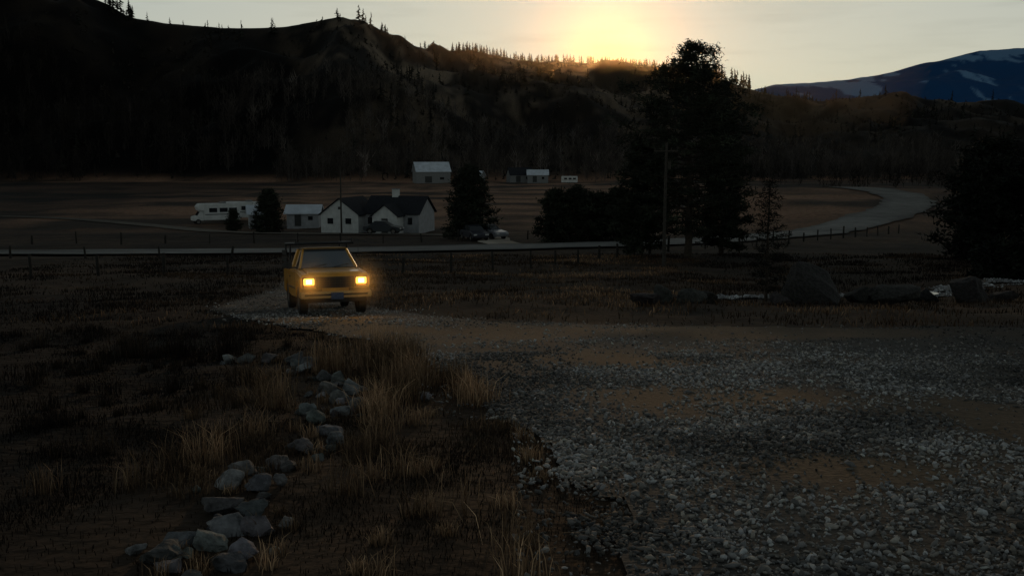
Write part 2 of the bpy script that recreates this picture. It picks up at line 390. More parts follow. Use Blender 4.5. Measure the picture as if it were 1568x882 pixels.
for (tx, ty, th, n) in tl:
    r = th*.3; x = tx+R.normal(0, r, n); y = ty+R.normal(0, r, n)
    X.append(x); Yb.append(y); Hh.append(th*R.uniform(.4, 1.25, n)); Ww.append(np.full(n, .0035)*(1+ty/12)); Br.append(np.full(n, .9*R.uniform(.35, 1.4)))
X, Yb, Hh, Ww, Br = map(np.concatenate, (X, Yb, Hh, Ww, Br))
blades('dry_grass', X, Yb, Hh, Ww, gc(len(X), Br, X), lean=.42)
x, y = sample(170000, -30, 34, 20, 75)
d = fbm(x/2.2, y/2.6, 4)
k = outside(x, y, .2) & (np.abs(x) < .56*y+2) & (R.rand(len(x)) < np.clip((d-.34)*3.2, .06, 1)) & ~((seg_dist(x, y, BANK) < 1.2) & (x > 5))
x = x[k]; y = y[k]; br = .13+.85*sstep(.47, .70, fbm(x/3+30, y/2.2, 4))
cc = gc(len(x), br*1.0, x*0)*np.array([1, .92, .88])
cc *= (1-.78*sstep(6, 13, np.abs(x+.5)))[:, None]  # field blades darkened to both sides, a painted edge falloff
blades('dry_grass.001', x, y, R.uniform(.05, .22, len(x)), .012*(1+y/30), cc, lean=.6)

# ------------------------------------------------------------------ trees
def tube(P, r, k=6):
    P = np.array(P, float); n = len(P); r = np.broadcast_to(r, n)
    T = np.gradient(P, axis=0); T /= np.linalg.norm(T, axis=1)[:, None]+1e-9
    ref = np.where(np.abs(T[:, 2:3]) > .9, [[1, 0, 0]], [[0, 0, 1]])
    A = np.cross(T, ref); A /= np.linalg.norm(A, axis=1)[:, None]; B = np.cross(T, A)
    a = np.linspace(0, 2*np.pi, k, endpoint=False)
    V = P[:, None]+(A[:, None]*np.cos(a)[None, :, None]+B[:, None]*np.sin(a)[None, :, None])*r[:, None, None]
    idx = np.arange(n*k).reshape(n, k)
    F = np.stack([idx[:-1], np.roll(idx[:-1], -1, 1), np.roll(idx[1:], -1, 1), idx[1:]], -1).reshape(-1, 4)
    F = np.concatenate([F[:, [0, 1, 2]], F[:, [0, 2, 3]]])
    return V.reshape(-1, 3), F
def needles(C, n, rad, ln, wd, up=.25):
    m = len(C)
    c = np.repeat(C, n, 0); N = m*n
    d = R.randn(N, 3); d[:, 2] = d[:, 2]*.6+up; d /= np.linalg.norm(d, axis=1)[:, None]
    p = c+R.randn(N, 3)*np.repeat(rad, n)[:, None]*.5*np.array([1, 1, .6])
    s = np.cross(d, R.randn(N, 3)); s /= np.linalg.norm(s, axis=1)[:, None]+1e-9
    L = ln*R.uniform(.6, 1.2, N)[:, None]; W = wd*R.uniform(.6, 1.2, N)[:, None]
    V = np.stack([p-s*W, p+s*W, p+d*L], 1).reshape(-1, 3)
    return V, np.arange(3*N).reshape(-1, 3)
def conifer(name, x, y, h, rad, base=.2, n_limb=70, per=7, npc=26, ln=.35, wd=.05, pw=.8, irregular=.35, col=(.020, .023, .015), trunk_r=None, profile=None):
    e = bpy.data.objects.new(name, None); scene.collection.objects.link(e)
    z = float(H(x, y))-.1
    e.location = (x, y, z)
    tr = trunk_r or h*.018
    hs = np.linspace(0, 1, 12); wob = np.cumsum(R.normal(0, .02*rad, (12, 2)), 0)
    TP = np.column_stack([wob, hs*h])
    Vs, Fs = [], []; o = 0
    V, F = tube(TP, tr*(1-hs*.93)+.01, 8); Vs.append(V); Fs.append(F+o); o += len(V)
    C, RC = [], []
    ang = R.uniform(0, 6.28)
    for i in range(n_limb):
        f = base+(1-base)*((i+.5)/n_limb)**.9
        ang += 2.4+R.normal(0, .3)
        g = (f-base)/(1-base)
        if profile: L = np.interp(f, profile[0], profile[1])*(1+R.uniform(-irregular, irregular))
        else: L = rad*((1-g)**pw)*min(1, .55+g*3)*(1+R.uniform(-irregular, irregular))+.12*rad
        o3 = np.array([np.interp(f, hs, wob[:, 0]), np.interp(f, hs, wob[:, 1]), f*h])
        d = np.array([math.cos(ang), math.sin(ang)])
        s = np.linspace(0, 1, 5)
        rise = (-.12+.55*g)*L
        P = np.column_stack([o3[0]+d[0]*s*L, o3[1]+d[1]*s*L, o3[2]+rise*s+.12*L*s**2.5])
        V, F = tube(P, tr*.28*(1-.75*s)*(1-.6*g), 4); Vs.append(V); Fs.append(F+o); o += len(V)
        k = max(2, int(per*(.35+L/rad)))
        q = R.uniform(.25, 1.03, k)
        side = R.normal(0, .17, k)*L
        for a_, b_ in zip(q, side):
            C.append([o3[0]+d[0]*a_*L-d[1]*b_, o3[1]+d[1]*a_*L+d[0]*b_, o3[2]+rise*a_+.12*L*a_**2.5+R.normal(0, .03*rad)]); RC.append(R.uniform(.5, 1.2))
    mk('trunk_and_limbs', np.vstack(Vs), np.vstack(Fs), M_bark, parent=e)
    C = np.array(C); RC = np.array(RC)*ln
    V, F = needles(C, npc, RC*1.3, ln, wd)
    cc = np.repeat(np.exp(R.normal(0, .35, len(C)))[:, None]*np.array(col), npc*3, 0)
    mk('needles', V, F, M_leaf, cc, parent=e)
    return e
conifer('ponderosa_pine', 12.3, 70, 14.7, 4.2, base=.12, n_limb=104, per=10, npc=30, ln=.36, wd=.045, irregular=.42, trunk_r=.27,
        profile=([0, .1, .17, .35, .53, .69, .78, .84, .90, .95, 1.0], [2.0, 2.7, 3.6, 3.6, 4.4, 4.0, 2.9, 1.8, 1.4, .9, .3]))
conifer('pine_tree', 9.6, 73, 8.3, 2.0, base=.06, n_limb=50, per=9, npc=28, ln=.35, wd=.06, pw=.6)
conifer('pine_tree', 15.6, 74, 10.6, 1.9, base=.06, n_limb=55, per=10, npc=30, ln=.38, wd=.06, pw=.55)
conifer('spruce_tree', -4.6, 104, 7.4, 3.0, base=.04, n_limb=60, per=10, npc=26, ln=.4, wd=.07, pw=.75, irregular=.2)
conifer('spruce_tree', -29.6, 121, 5.1, 1.9, base=.02, n_limb=60, per=9, npc=24, ln=.32, wd=.06, pw=.6, irregular=.08)
conifer('spruce_tree', -35.2, 126, 2.6, 1.0, base=.02, n_limb=30, per=7, npc=20, ln=.25, wd=.05, pw=.6, irregular=.1)
for (x, h) in [(4.2, 4.9), (6.2, 5.2), (8.2, 4.6), (10.3, 5.1), (12.0, 4.5)]:
    conifer('juniper_tree', x, 97+R.uniform(-1, 1), h, 1.7, base=.02, n_limb=40, per=9, npc=24, ln=.35, wd=.07, pw=.45, irregular=.3)
conifer('pine_sapling', 8.0, 31, 3.9, .65, base=.1, n_limb=40, per=5, npc=16, ln=.16, wd=.014, pw=.7, irregular=.5, trunk_r=.05, col=(.006, .006, .004))
for (x, y, h, r) in [(30.5, 64, 6.4, 2.4), (34.5, 62, 8.4, 3.2), (33, 68, 8.0, 3.2), (38.5, 64, 9.5, 3.8), (24.5, 44, 2.6, 1.3), (27.0, 42, 3.2, 1.8), (30, 52, 4.2, 2), (22.8, 46, 1.5, .9), (27.5, 50, 2.6, 1.6)]:
    conifer('pine_tree', x, y, h, r, base=.04, n_limb=60, per=9, npc=26, ln=.42, wd=.08, pw=.5, irregular=.5, col=(.010, .012, .009))

def distant_conifers(name, x, y, h, col, K=26, wr=(.15, .26)):
    n = len(x); z = H(x, y)-.5
    f = np.tile(np.linspace(.12, .97, K)[None], (n, 1)); a = R.uniform(0, 6.28, (n, K))
    wid = R.uniform(*wr, n)[:, None]
    L = (1-f)**.8*wid*(1+R.normal(0, .35, (n, K)))+.018
    r = L*h[:, None]
    base = np.stack([np.broadcast_to(x[:, None], f.shape), np.broadcast_to(y[:, None], f.shape), z[:, None]+f*h[:, None]], -1)
    d = np.stack([np.cos(a), np.sin(a), np.full(a.shape, -.25)], -1)
    sd = np.stack([np.zeros_like(a), np.zeros_like(a), np.ones_like(a)], -1)
    s_ = 26/K
    P0 = base+sd*(.05*h*s_)[:, None, None]; P1 = base-sd*(.03*h*s_)[:, None, None]; P2 = base+d*r[..., None]
    off = np.stack([-np.sin(a), np.cos(a), 0*a], -1)*r[..., None]*.45
    V = np.stack([P0, P2+off, P2-off], 2).reshape(-1, 3)
    V2 = np.stack([P0-d*r[..., None]*.2, P1, P2], 2).reshape(-1, 3)
    w = .012*h
    V3 = np.stack([np.stack([x-w, y, z], 1), np.stack([x+w, y, z], 1), np.stack([x, y, z+h*1.02], 1)], 1).reshape(-1, 3)
    cn = np.exp(R.normal(0, .35, n))[:, None]*np.array(col)
    C = np.repeat(cn, K*3, 0); C3 = np.repeat(cn, 3, 0)
    V = np.concatenate([V, V2, V3]); C = np.concatenate([C, C, C3])
    return mk(name, V, np.arange(len(V)).reshape(-1, 3), M_leaf, C)
TX, TY, TH = [], [], []
def at_ridge(ts, back=0., hs=(8, 13)):
    for t in ts:
        e, yr = ridge(t); yr = float(yr)+back+R.uniform(-12, 6); TX.append(t*yr); TY.append(yr); TH.append(R.uniform(*hs))
at_ridge(R.uniform(-.40, -.368, 16), hs=(7, 13))
at_ridge([-.357, -.335, -.322, -.298, -.287, -.284, -.234], hs=(4, 7))
at_ridge([-.171, -.168, -.17], hs=(5, 7)); at_ridge(R.uniform(-.150, -.112, 16), hs=(5, 11))
at_ridge([-.105, -.098, -.09, -.085], hs=(5, 9))
at_ridge(R.uniform(-.06, .17, 260), hs=(4, 9)); at_ridge(R.uniform(.165, .235, 50), hs=(8, 16)); at_ridge(R.uniform(.235, .27, 8), hs=(4, 6))
at_ridge(R.uniform(.27, .6, 60), hs=(3, 5))
n = 9000
x = R.uniform(-520, 620, n); y = R.uniform(405, 1050, n)
t = x/y; e, yr = ridge(t); uq = (y-400)/(yr-400)
dn = fbm(x/55+4, y/80, 4)
p = np.clip((dn-.52)*5, .015, .7)*(uq < .97)*(np.abs(t) < .62)*(1-.6*sstep(.2, .3, t))
k = R.rand(n) < p
TX = np.r_[TX, x[k]]; TY = np.r_[TY, y[k]]; TH = np.r_[TH, R.uniform(4, 11, k.sum())]
distant_conifers('distant_pine_forest', TX, TY, TH, (.012, .013, .010))
n = 30000
x = R.uniform(-520, 620, n); y = R.uniform(405, 1070, n)
t = x/y; e, yr = ridge(t); uq = (y-400)/(yr-400)
dn = fbm(x/30+14, y/45, 4)
p = np.clip((dn-.40)*3, .05, .8)*(uq < 1)*(np.abs(t) < .56)
k = R.rand(n) < p; x = x[k]; y = y[k]
distant_conifers('hillside_scrub', x, y, R.uniform(1.2, 3.4, len(x)), (.018, .015, .012), K=7, wr=(.35, .8))
def bare_trees(name, x, y, h, col):
    n = len(x); z = H(x, y)-.3; K = 34
    f = R.uniform(.1, .7, (n, K)); a = R.uniform(0, 6.28, (n, K)); L = R.uniform(.15, .4, (n, K))*h[:, None]
    base = np.stack([np.broadcast_to(x[:, None], f.shape), np.broadcast_to(y[:, None], f.shape), z[:, None]+f*h[:, None]], -1)
    base[..., :2] += R.normal(0, .08, base[..., :2].shape)*h[:, None, None]
    d = np.stack([np.cos(a)*.6, np.sin(a)*.6, np.full(a.shape, .75)], -1)
    w = np.stack([-np.sin(a), np.cos(a), 0*a], -1)*(.008*h)[:, None, None]
    w[..., 0] += (.006*h)[:, None]
    V = np.stack([base-w, base+w, base+d*L[..., None]], 2).reshape(-1, 3)
    ww = .01*h
    V3 = np.stack([np.stack([x-ww, y, z], 1), np.stack([x+ww, y, z], 1), np.stack([x, y, z+h], 1)], 1).reshape(-1, 3)
    V = np.concatenate([V, V3]); cc = np.exp(R.normal(0, .4, n))[:, None]*np.array(col)
    cc = cc*(.3+.7*sstep(-.38, -.15, x/y))[:, None]
    C = np.concatenate([np.repeat(cc, K*3, 0), np.repeat(cc, 3, 0)])
    return mk(name, V, np.arange(len(V)).reshape(-1, 3), M_bark2, C)
M_bark2 = nmat('bare_branches', attr=True, rough=1, spec=.1)
n = 3400; x = R.uniform(-330, 210, n); y = R.uniform(398, 520, n)
k = (fbm(x/40, y/40, 3) > .36) & ~((x > -60) & (x < 30) & (y < 415)); x = x[k]; y = y[k]
bare_trees('distant_bare_woods', x, y, R.uniform(6, 14, len(x)), (.070, .060, .055))
n = 300; x = R.uniform(85, 240, n); y = R.uniform(260, 420, n)
bare_trees('distant_bare_woods.001', x, y, R.uniform(4, 9, len(x)), (.025, .022, .02))

# far mountain range
M_mtn = nmat('far_mountain', attr=True, rough=1, spec=.05)
nx, ny = 520, 160
tt = np.linspace(.15, 1.0, nx); yy = np.linspace(4200, 7600, ny)
tt, yy = np.meshgrid(tt, yy)
er = np.interp(tt, [.15, .22, .243, .26, .29, .33, .36, .395, .43, .46, .503, .56, .7, 1.0], [.02, .058, .066, .0695, .0715, .0755, .080, .088, .096, .1035, .1055, .11, .12, .11])
uu = (yy-4200)/2400.
pr = np.where(uu < 1, np.clip(uu, 0, 1)**.9, 1-.3*(uu-1))
X = tt*yy; zz = -150+(er*6600+150)*pr
zz += (fbm(X/420, yy/420, 6)-.5)*190*np.clip(uu*3, 0, 1)*(1-.75*sstep(.8, 1, uu)*(1-sstep(1.0, 1.1, uu)))
sn = fbm(X/90+8, yy/260, 7)*.55+fbm(X/330+2, yy/420, 4)*.45
snow = sstep(.53, .58, sn+.10*sstep(.6, 1.0, uu)-.03)*sstep(.35, .75, uu+.2*fbm(X/300, yy/300, 3))
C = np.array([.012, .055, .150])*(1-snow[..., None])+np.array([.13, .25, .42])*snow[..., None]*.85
idx = np.arange(nx*ny).reshape(ny, nx)
F = np.stack([idx[:-1, :-1], idx[:-1, 1:], idx[1:, 1:], idx[1:, :-1]], -1).reshape(-1, 4)
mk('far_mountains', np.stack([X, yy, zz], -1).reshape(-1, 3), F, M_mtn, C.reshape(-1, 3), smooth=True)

# ------------------------------------------------------------------ generic parts
import bmesh
def empty(name, loc, rz=0, rx=0):
    e = bpy.data.objects.new(name, None); scene.collection.objects.link(e); e.location = loc; e.rotation_euler = (rx, 0, rz); return e
def box(name, c, s, mat, parent, bevel=0, rot=(0, 0, 0), seg=2):
    bm = bmesh.new(); bmesh.ops.create_cube(bm, size=1)
    bmesh.ops.scale(bm, vec=s, verts=bm.verts)
    if bevel: bmesh.ops.bevel(bm, geom=bm.edges[:], offset=bevel, segments=seg, affect='EDGES')
    me = bpy.data.meshes.new(name); bm.to_mesh(me); bm.free(); me.materials.append(mat)
    ob = bpy.data.objects.new(name, me); scene.collection.objects.link(ob); ob.location = c; ob.rotation_euler = rot; ob.parent = parent; return ob
def prism(name, prof, x0, x1, mat, parent, bevel=0):
    bm = bmesh.new()
    A = [bm.verts.new((x0, p[0], p[1])) for p in prof]; B = [bm.verts.new((x1, p[0], p[1])) for p in prof]
    bm.faces.new(A); bm.faces.new(B[::-1]); n = len(prof)
    for i in range(n): bm.faces.new((A[i], B[i], B[(i+1) % n], A[(i+1) % n]))
    bmesh.ops.recalc_face_normals(bm, faces=bm.faces)
    if bevel: bmesh.ops.bevel(bm, geom=[e for e in bm.edges if e.calc_face_angle(0) > .5], offset=bevel, segments=2, affect='EDGES')
    me = bpy.data.meshes.new(name); bm.to_mesh(me); bm.free(); me.materials.append(mat)
    ob = bpy.data.objects.new(name, me); scene.collection.objects.link(ob); ob.parent = parent; return ob
def poly(name, V, F, mat, parent):
    me = bpy.data.meshes.new(name); me.from_pydata(V, [], F); me.materials.append(mat)
    ob = bpy.data.objects.new(name, me); scene.collection.objects.link(ob); ob.parent = parent; return ob
def rod(name, pts, r, mat, parent, k=8):
    V, F = tube(np.array(pts), r, k); return mk(name, V, F, mat, parent=parent, smooth=True)
def gable(parent, w, d, he, hp, c, mwall, mroof, ridge_axis='y', ov=.35, pre=''):
    e = empty(pre+'wing', c, 0 if ridge_axis == 'y' else math.pi/2); e.parent = parent
    if ridge_axis == 'x': w, d = d, w
    prism(pre+'walls', [(-w/2, -.4), (w/2, -.4), (w/2, he), (0, hp), (-w/2, he)], -d/2, d/2, mwall, e).rotation_euler = (0, 0, math.pi/2)
    sl = (hp-he)/(w/2)
    for s, nm in ((-1, 'roof_a'), (1, 'roof_b')):
        xo = s*(w/2+ov); zo = he-sl*ov
        V = [(0, -d/2-ov, hp+.05), (0, d/2+ov, hp+.05), (xo, d/2+ov, zo+.05), (xo, -d/2-ov, zo+.05)]
        V += [(a, b, c2+.14) for a, b, c2 in V]
        poly(pre+nm, V, [(0, 1, 2, 3), (4, 5, 6, 7), (0, 1, 5, 4), (1, 2, 6, 5), (2, 3, 7, 6), (3, 0, 4, 7)], mroof, e)
    return e
hz = float(H(-20, 124))
house = empty('white_house', (-20.0, 124, hz+.2), math.radians(-14)); house.scale = (.78, .80, .82)
gable(house, 6.2, 9, 2.6, 4.8, (0, 0, 0), M_white, M_roofd, 'y')
gable(house, 9.0, 7.5, 2.7, 5.0, (7.6, 1.6, 0), M_dull, M_roofd, 'x', pre='main_')
gable(house, 4.0, 4, 2.5, 4.0, (7.6, -2.9, 0), M_white, M_roofd, 'y', pre='porch_')
for x in (-1.5, 1.5):
    box('window_frame', (x, -4.53, 1.6), (1.15, .08, 1.05), M_white, house); box('window', (x, -4.58, 1.6), (.95, .06, .85), M_win, house)
for x in (4.1, 5.0, 10.7): box('window', (x, -2.2, 1.6), (.7, .1, 1.0), M_win, house)
box('door', (7.6, -4.94, 1.05), (1.0, .08, 2.1), M_trim, house); box('gable_vent', (0, -4.53, 3.5), (.4, .05, .4), M_trim, house)
box('chimney', (7.0, 1.6, 5.2), (1.0, .8, 1.8), M_white, house); box('chimney_cap', (7.0, 1.6, 6.16), (1.15, .95, .12), M_grey, house)
def outb(name, x, y, w, d, he, hp, wall, roof, axis, rz=0):
    e = empty(name, (x, y, float(H(x, y))+.3), rz); gable(e, w, d, he, hp, (0, 0, 0), wall, roof, axis)
    box('door', (-w*.15, -d/2-.04, 1.2), (w*.2, .08, 2.4), M_trim, e); box('window', (w*.25, -d/2-.04, 1.6), (w*.12, .08, .9), M_win, e); return e
outb('barn', -31, 385, 13, 10, 4.2, 7.6, M_grey, M_roofm, 'x', .25)
outb('shed', -14.0, 380, 6, 6, 2.4, 4.2, M_grey, M_roofm, 'x', -.3)
outb('farmhouse', 3, 395, 9, 8, 2.8, 5.5, M_grey, M_roofd, 'x', .2)
outb('farm_shed', 10, 390, 8, 6, 2.8, 4.6, M_grey, M_roofm, 'x', 0)
def low_shed(name, x, y, w, d, rz):
    e = empty(name, (x, y, float(H(x, y))+.3), rz); gable(e, w, d, 1.7, 2.6, (0, 0, 0), M_dull, M_roofm, 'x')
    box('door', (-w*.15, -d/2-.04, .75), (w*.2, .08, 1.5), M_trim, e); box('window', (w*.25, -d/2-.04, 1.05), (w*.14, .08, .5), M_win, e)
low_shed('white_shed', -33.9, 133, 2.4, 3.0, .3)
low_shed('white_outbuilding', -28.1, 135, 4.2, 3.6, .05)
def wheel(parent, x, y, z, r, w, mt, mr, nm='wheel'):
    e = empty(nm, (x, y, z)); e.parent = parent
    n = 28
    for nm2, prof, mm in (('tyre', [(-w/2, r*.62), (-w/2, r*.93), (-w*.38, r), (w*.38, r), (w/2, r*.93), (w/2, r*.62)], mt), ('rim', [(-w*.42, r*.62), (-w*.3, r*.5), (-w*.3, .05), (w*.3, .05), (w*.3, r*.5), (w*.42, r*.62)], mr)):
        V = []
        for a in np.linspace(0, 2*np.pi, n, endpoint=False):
            for (px, pr) in prof: V.append((px, pr*math.cos(a), pr*math.sin(a)))
        k = len(prof); F = [(i*k+j, ((i+1) % n)*k+j, ((i+1) % n)*k+j+1, i*k+j+1) for i in range(n) for j in range(k-1)]
        poly(nm2, V, F, mm, e)
    box('hub', (0, 0, 0), (w*.7, .12, .12), mr, e, .02)
M_tyre = nmat('tyre_rubber', (.012, .012, .012), rough=.9); M_rim = nmat('steel_rim', (.12, .11, .1), rough=.5, metal=.6)
def motorhome(name, x, y, rz, L=7.5, cab=True):
    e = empty(name, (x, y, float(H(x, y))), rz)
    prof = [(-L/2, .55), (L/2, .55), (L/2, 2.75), (L/2-.1, 2.85), (-L/2-.5 if cab else -L/2+.1, 2.85), (-L/2-.9 if cab else -L/2, 2.45), (-L/2-.7 if cab else -L/2, 1.9), (-L/2, 1.85)]
    prism('body', prof, -1.1, 1.1, M_white, e, .05)
    if cab:
        prism('cab', [(-L/2-1.5, .5), (-L/2+.01, .5), (-L/2+.01, 1.8), (-L/2-.5, 1.8), (-L/2-.85, 1.2), (-L/2-1.5, 1.05)], -.95, .95, M_white, e, .05)
        poly('windshield', [(-.85, -L/2-.9, 1.22), (.85, -L/2-.9, 1.22), (.8, -L/2-.56, 1.76), (-.8, -L/2-.56, 1.76)], [(0, 1, 2, 3)], M_win, e)
    for s in (-1, 1):
        for yy in (-L*.25, 0.2, L*.3): box('window', (s*1.11, yy, 1.95), (.05, 1.1, .6), M_win, e)
        box('stripe', (s*1.112, 0, 1.35), (.02, L*.95, .12), M_trim, e)
        for yy in ((-L/2-.8, L*.25) if cab else (-.4, .4)): wheel(e, s*.95, yy, .36, .36, .25, M_tyre, M_rim)
    box('air_conditioner', (0, .3, 2.98), (.7, .9, .25), M_grey, e, .04); return e
motorhome('motorhome', -41.5, 142, math.radians(-62), L=5.0)
motorhome('motorhome', -39.6, 149, math.radians(-100), L=5.4)
motorhome('camping_trailer', 21.5, 375, math.radians(-90), L=6, cab=False)
def sedan(name, x, y, rz, color):
    mb = nmat(name+'_paint', color, rough=.35, coat=.4)
    e = empty(name, (x, y, float(H(x, y))+.08), rz)
    prism('body', [(-2.2, .35), (-1.8, .3), (-1.75, .55), (-1.45, .72), (-1.1, .55), (-1.05, .28), (1.0, .28), (1.05, .55), (1.4, .72), (1.75, .55), (1.8, .3), (2.2, .4), (2.22, .85), (1.5, .95), (-1.0, .98), (-2.1, .8), (-2.25, .6)], -.86, .86, mb, e, .05)
    b = [(-.8, -1.05, .96), (.8, -1.05, .96), (.8, 1.6, .94), (-.8, 1.6, .94)]; t = [(-.6, -.35, 1.42), (.6, -.35, 1.42), (.6, .95, 1.42), (-.6, .95, 1.42)]
    poly('glass', b+t, [(0, 1, 5, 4), (1, 2, 6, 5), (2, 3, 7, 6), (3, 0, 4, 7)], M_win, e)
    box('roof', (0, .3, 1.44), (1.24, 1.35, .06), mb, e, .02)
    for s in (-1, 1):
        for yy in (-1.43, 1.4): wheel(e, s*.78, yy, .33, .33, .2, M_tyre, M_rim)
        box('headlight', (s*.6, -2.24, .66), (.35, .06, .14), M_white, e, .01)
    return e
sedan('parked_car', -3.8, 100, math.radians(20), (.03, .03, .04))
sedan('parked_car', -2.4, 102.5, math.radians(40), (.2, .2, .22))
sedan('parked_car', -15.0, 116, math.radians(80), (.02, .025, .03))

def pole(name, x, y, h, arm=True):
    e = empty(name, (x, y, float(H(x, y))-.2)); rod('post', [(0, 0, 0), (0, 0, h*.5), (.03, 0, h)], np.array([.12, .10, .075]), M_wood, e)
    if arm:
        box('crossarm', (0, -.12, h-.5), (1.5, .08, .09), M_wood, e)
        for xx in (-.7, -.3, .3, .7): rod('insulator', [(xx, -.12, h-.44), (xx, -.12, h-.3)], .03, M_wood, e)
        rod('transformer', [(.2, 0, h-1.6), (.2, 0, h-1.1)], .12, M_wood, e)
    return e
pole('utility_pole', -20.4, 119, 8.0, False); pole('utility_pole', 9.5, 62, 7.9)
F1 = [(-45, 45), (-30, 47), (-19.7, 49.5), (-12, 51.8), (-4.65, 55), (1, 60), (6.2, 68.5), (11, 77), (19, 87), (30, 99), (46, 117)]
def fence(name, line, sp, h):
    P = dense(line, sp); Vs, Fs = [], []; o = 0
    tops = []
    for i, (x, y) in enumerate(P):
        z = float(H(x, y)); hh = h*R.uniform(.8, 1.2); lx, ly = R.normal(0, .05, 2)
        V, F = tube([(x, y, z-.2), (x+lx*.5, y+ly, z+hh*.6), (x+lx, y+ly, z+hh), (x+lx, y+ly, z+hh+.005)], np.array([.08, .075, .07, .001])*R.uniform(.8, 1.3), 6)
        Vs.append(V); Fs.append(F+o); o += len(V); tops.append((x, y, z))
    T = np.array(tops)
    for hz_ in (.35, .6, .85):
        Q = T+[0, 0, h*hz_]; V, F = tube(Q, .007, 4); Vs.append(V); Fs.append(F+o); o += len(V)
    return mk(name, np.vstack(Vs), np.vstack(Fs), M_fence)
M_fence = nmat('old_fence_wood', (.02, .017, .014), rough=.95, nscale=8, namt=.4)
fence('wire_fence', F1, 3.1, 1.05)
fence('wire_fence.001', [(-45, 68), (-30, 70), (-19, 72)], 5, .9)
fence('wire_fence.002', [(-60, 90), (-30, 92), (-12, 95), (2, 103), (14, 108), (24, 118)], 4.0, 1.0)

# ------------------------------------------------------------------ pickup truck
M_paint = nmat('golden_yellow_paint', (.66, .285, .018), rough=.30, spec=.5, coat=.5, nscale=3, namt=.2)
M_dust = nmat('dusty_yellow_paint', (.16, .085, .02), rough=.6, spec=.3, nscale=5, namt=.35)
M_blk = nmat('black_plastic', (.012, .012, .012), rough=.5); M_chrome = nmat('worn_bumper_steel', (.50, .31, .12), rough=.35, metal=.4, nscale=10, namt=.3)
M_glass = nmat('windshield_glass', (.055, .065, .075), rough=.06, spec=.9, coat=.8)
M_lamp = nmat('headlight_lit', (.9, .8, .5), rough=.2, emis=(1, .42, .045), estr=2.6)
M_lamp2 = nmat('headlight_bulb', (.9, .8, .5), rough=.2, emis=(1, .62, .16), estr=10)
M_amber = nmat('amber_lens', (.5, .15, .01), rough=.2, emis=(1, .3, .02), estr=.15)
M_rack = nmat('black_steel_rack', (.012, .012, .013), rough=.5)
M_plate = nmat('licence_plate', (.05, .07, .12), rough=.5, nscale=30, namt=.5)
M_boards = nmat('dark_side_boards', (.02, .016, .012), rough=.9, nscale=12, namt=.4)
tx, ty = -4.98, 26.2
slope = (float(H(-5.35, 27.8))-float(H(-4.55, 24.8)))/3.05
truck = empty('pickup_truck', (tx, ty, float(H(tx, ty))+.03)); truck.rotation_euler = (math.atan(slope), 0, math.radians(17.5)); truck.scale = (.95, 1, 1.06)
def arch(cy, r, z0, n=9):
    a = np.linspace(math.pi, 0, n)
    return [(cy+r*math.cos(t), .36+r*math.sin(t)) for t in a if .36+r*math.sin(t) > z0]
fa, ra = -1.52, 1.45
prof = [(-2.30, .42)] + [(fa-.44, .42)] + arch(fa, .43, .44) + [(fa+.44, .40), (.78, .38), (.78, 1.06), (-1.02, 1.06), (-1.25, 1.045), (-2.15, .985), (-2.27, .95), (-2.30, .90)]
prism('front_body_and_doors', prof, -.88, .88, M_paint, truck, .04)
prism('hood', [(-2.2, .97), (-1.05, 1.055), (-1.05, 1.085), (-1.9, 1.04), (-2.15, 1.01), (-2.24, .96)], -.68, .68, M_paint, truck, .02)
for s in (-1, 1):
    box('hood_gap', (s*.70, -1.66, 1.022), (.014, 1.05, .012), M_blk, truck, rot=(math.radians(3.6), 0, 0))
    prism('bed_side', [(.80, .42)]+[(ra-.44, .42)]+arch(ra, .43, .44)+[(ra+.44, .42), (2.5, .46), (2.5, 1.04), (.80, 1.04)], s*.88, s*.80, M_paint, truck, .02)
    box('door_handle', (s*.89, .45, .88), (.03, .16, .04), M_blk, truck, .01)
    box('door_gap_rear', (s*.881, .68, .72), (.006, .012, .62), M_blk, truck); box('door_gap_front', (s*.881, -.85, .72), (.006, .012, .62), M_blk, truck)
    box('rub_strip', (s*.885, -.1, .62), (.02, 1.7, .05), M_blk, truck, .005)
    box('mirror_shell', (s*1.02, -.83, 1.17), (.17, .09, .16), M_blk, truck, .02); box('mirror_arm', (s*.88, -.80, 1.11), (.2, .04, .04), M_blk, truck)
    for cy in (fa, ra): wheel(truck, s*.76, cy, .345, .345, .22, M_tyre, M_rim)
    box('inner_arch', (s*.62, fa, .62), (.26, .9, .5), M_blk, truck)
    box('dusty_lower_panel', (s*.60, -2.312, .60), (.52, .012, .09), M_dust, truck, .003)
box('bed_floor', (0, 1.65, .60), (1.58, 1.66, .05), M_blk, truck); box('tailgate', (0, 2.48, .76), (1.57, .05, .55), M_paint, truck, .01)
box('bed_front_wall', (0, .84, .8), (1.58, .05, .46), M_paint, truck)
box('chassis', (0, .1, .40), (.9, 4.4, .14), M_blk, truck); box('front_axle', (0, fa, .34), (1.3, .1, .1), M_blk, truck); box('rear_axle', (0, ra, .34), (1.3, .1, .1), M_blk, truck)
B = [(-.76, -1.03, 1.06), (.76, -1.03, 1.06), (.78, .76, 1.06), (-.78, .76, 1.06)]
Tt = [(-.59, -.38, 1.52), (.59, -.38, 1.52), (.60, .66, 1.535), (-.60, .66, 1.535)]
def lerp(a, b, t): return tuple(np.array(a)*(1-t)+np.array(b)*t)
poly('cab_glass', [lerp((0, -.1, p[2]), p, .985) for p in B+Tt], [(0, 1, 5, 4), (1, 2, 6, 5), (2, 3, 7, 6), (3, 0, 4, 7)], M_glass, truck)
for i in range(4): rod('pillar', [B[i], Tt[i]], .034 if i < 2 else .055, M_paint, truck)
for s in (0, 1):
    i, j = (1, 2) if s else (0, 3)
    rod('b_pillar_trim', [lerp(B[i], B[j], .42), lerp(Tt[i], Tt[j], .05)], .018, M_blk, truck)
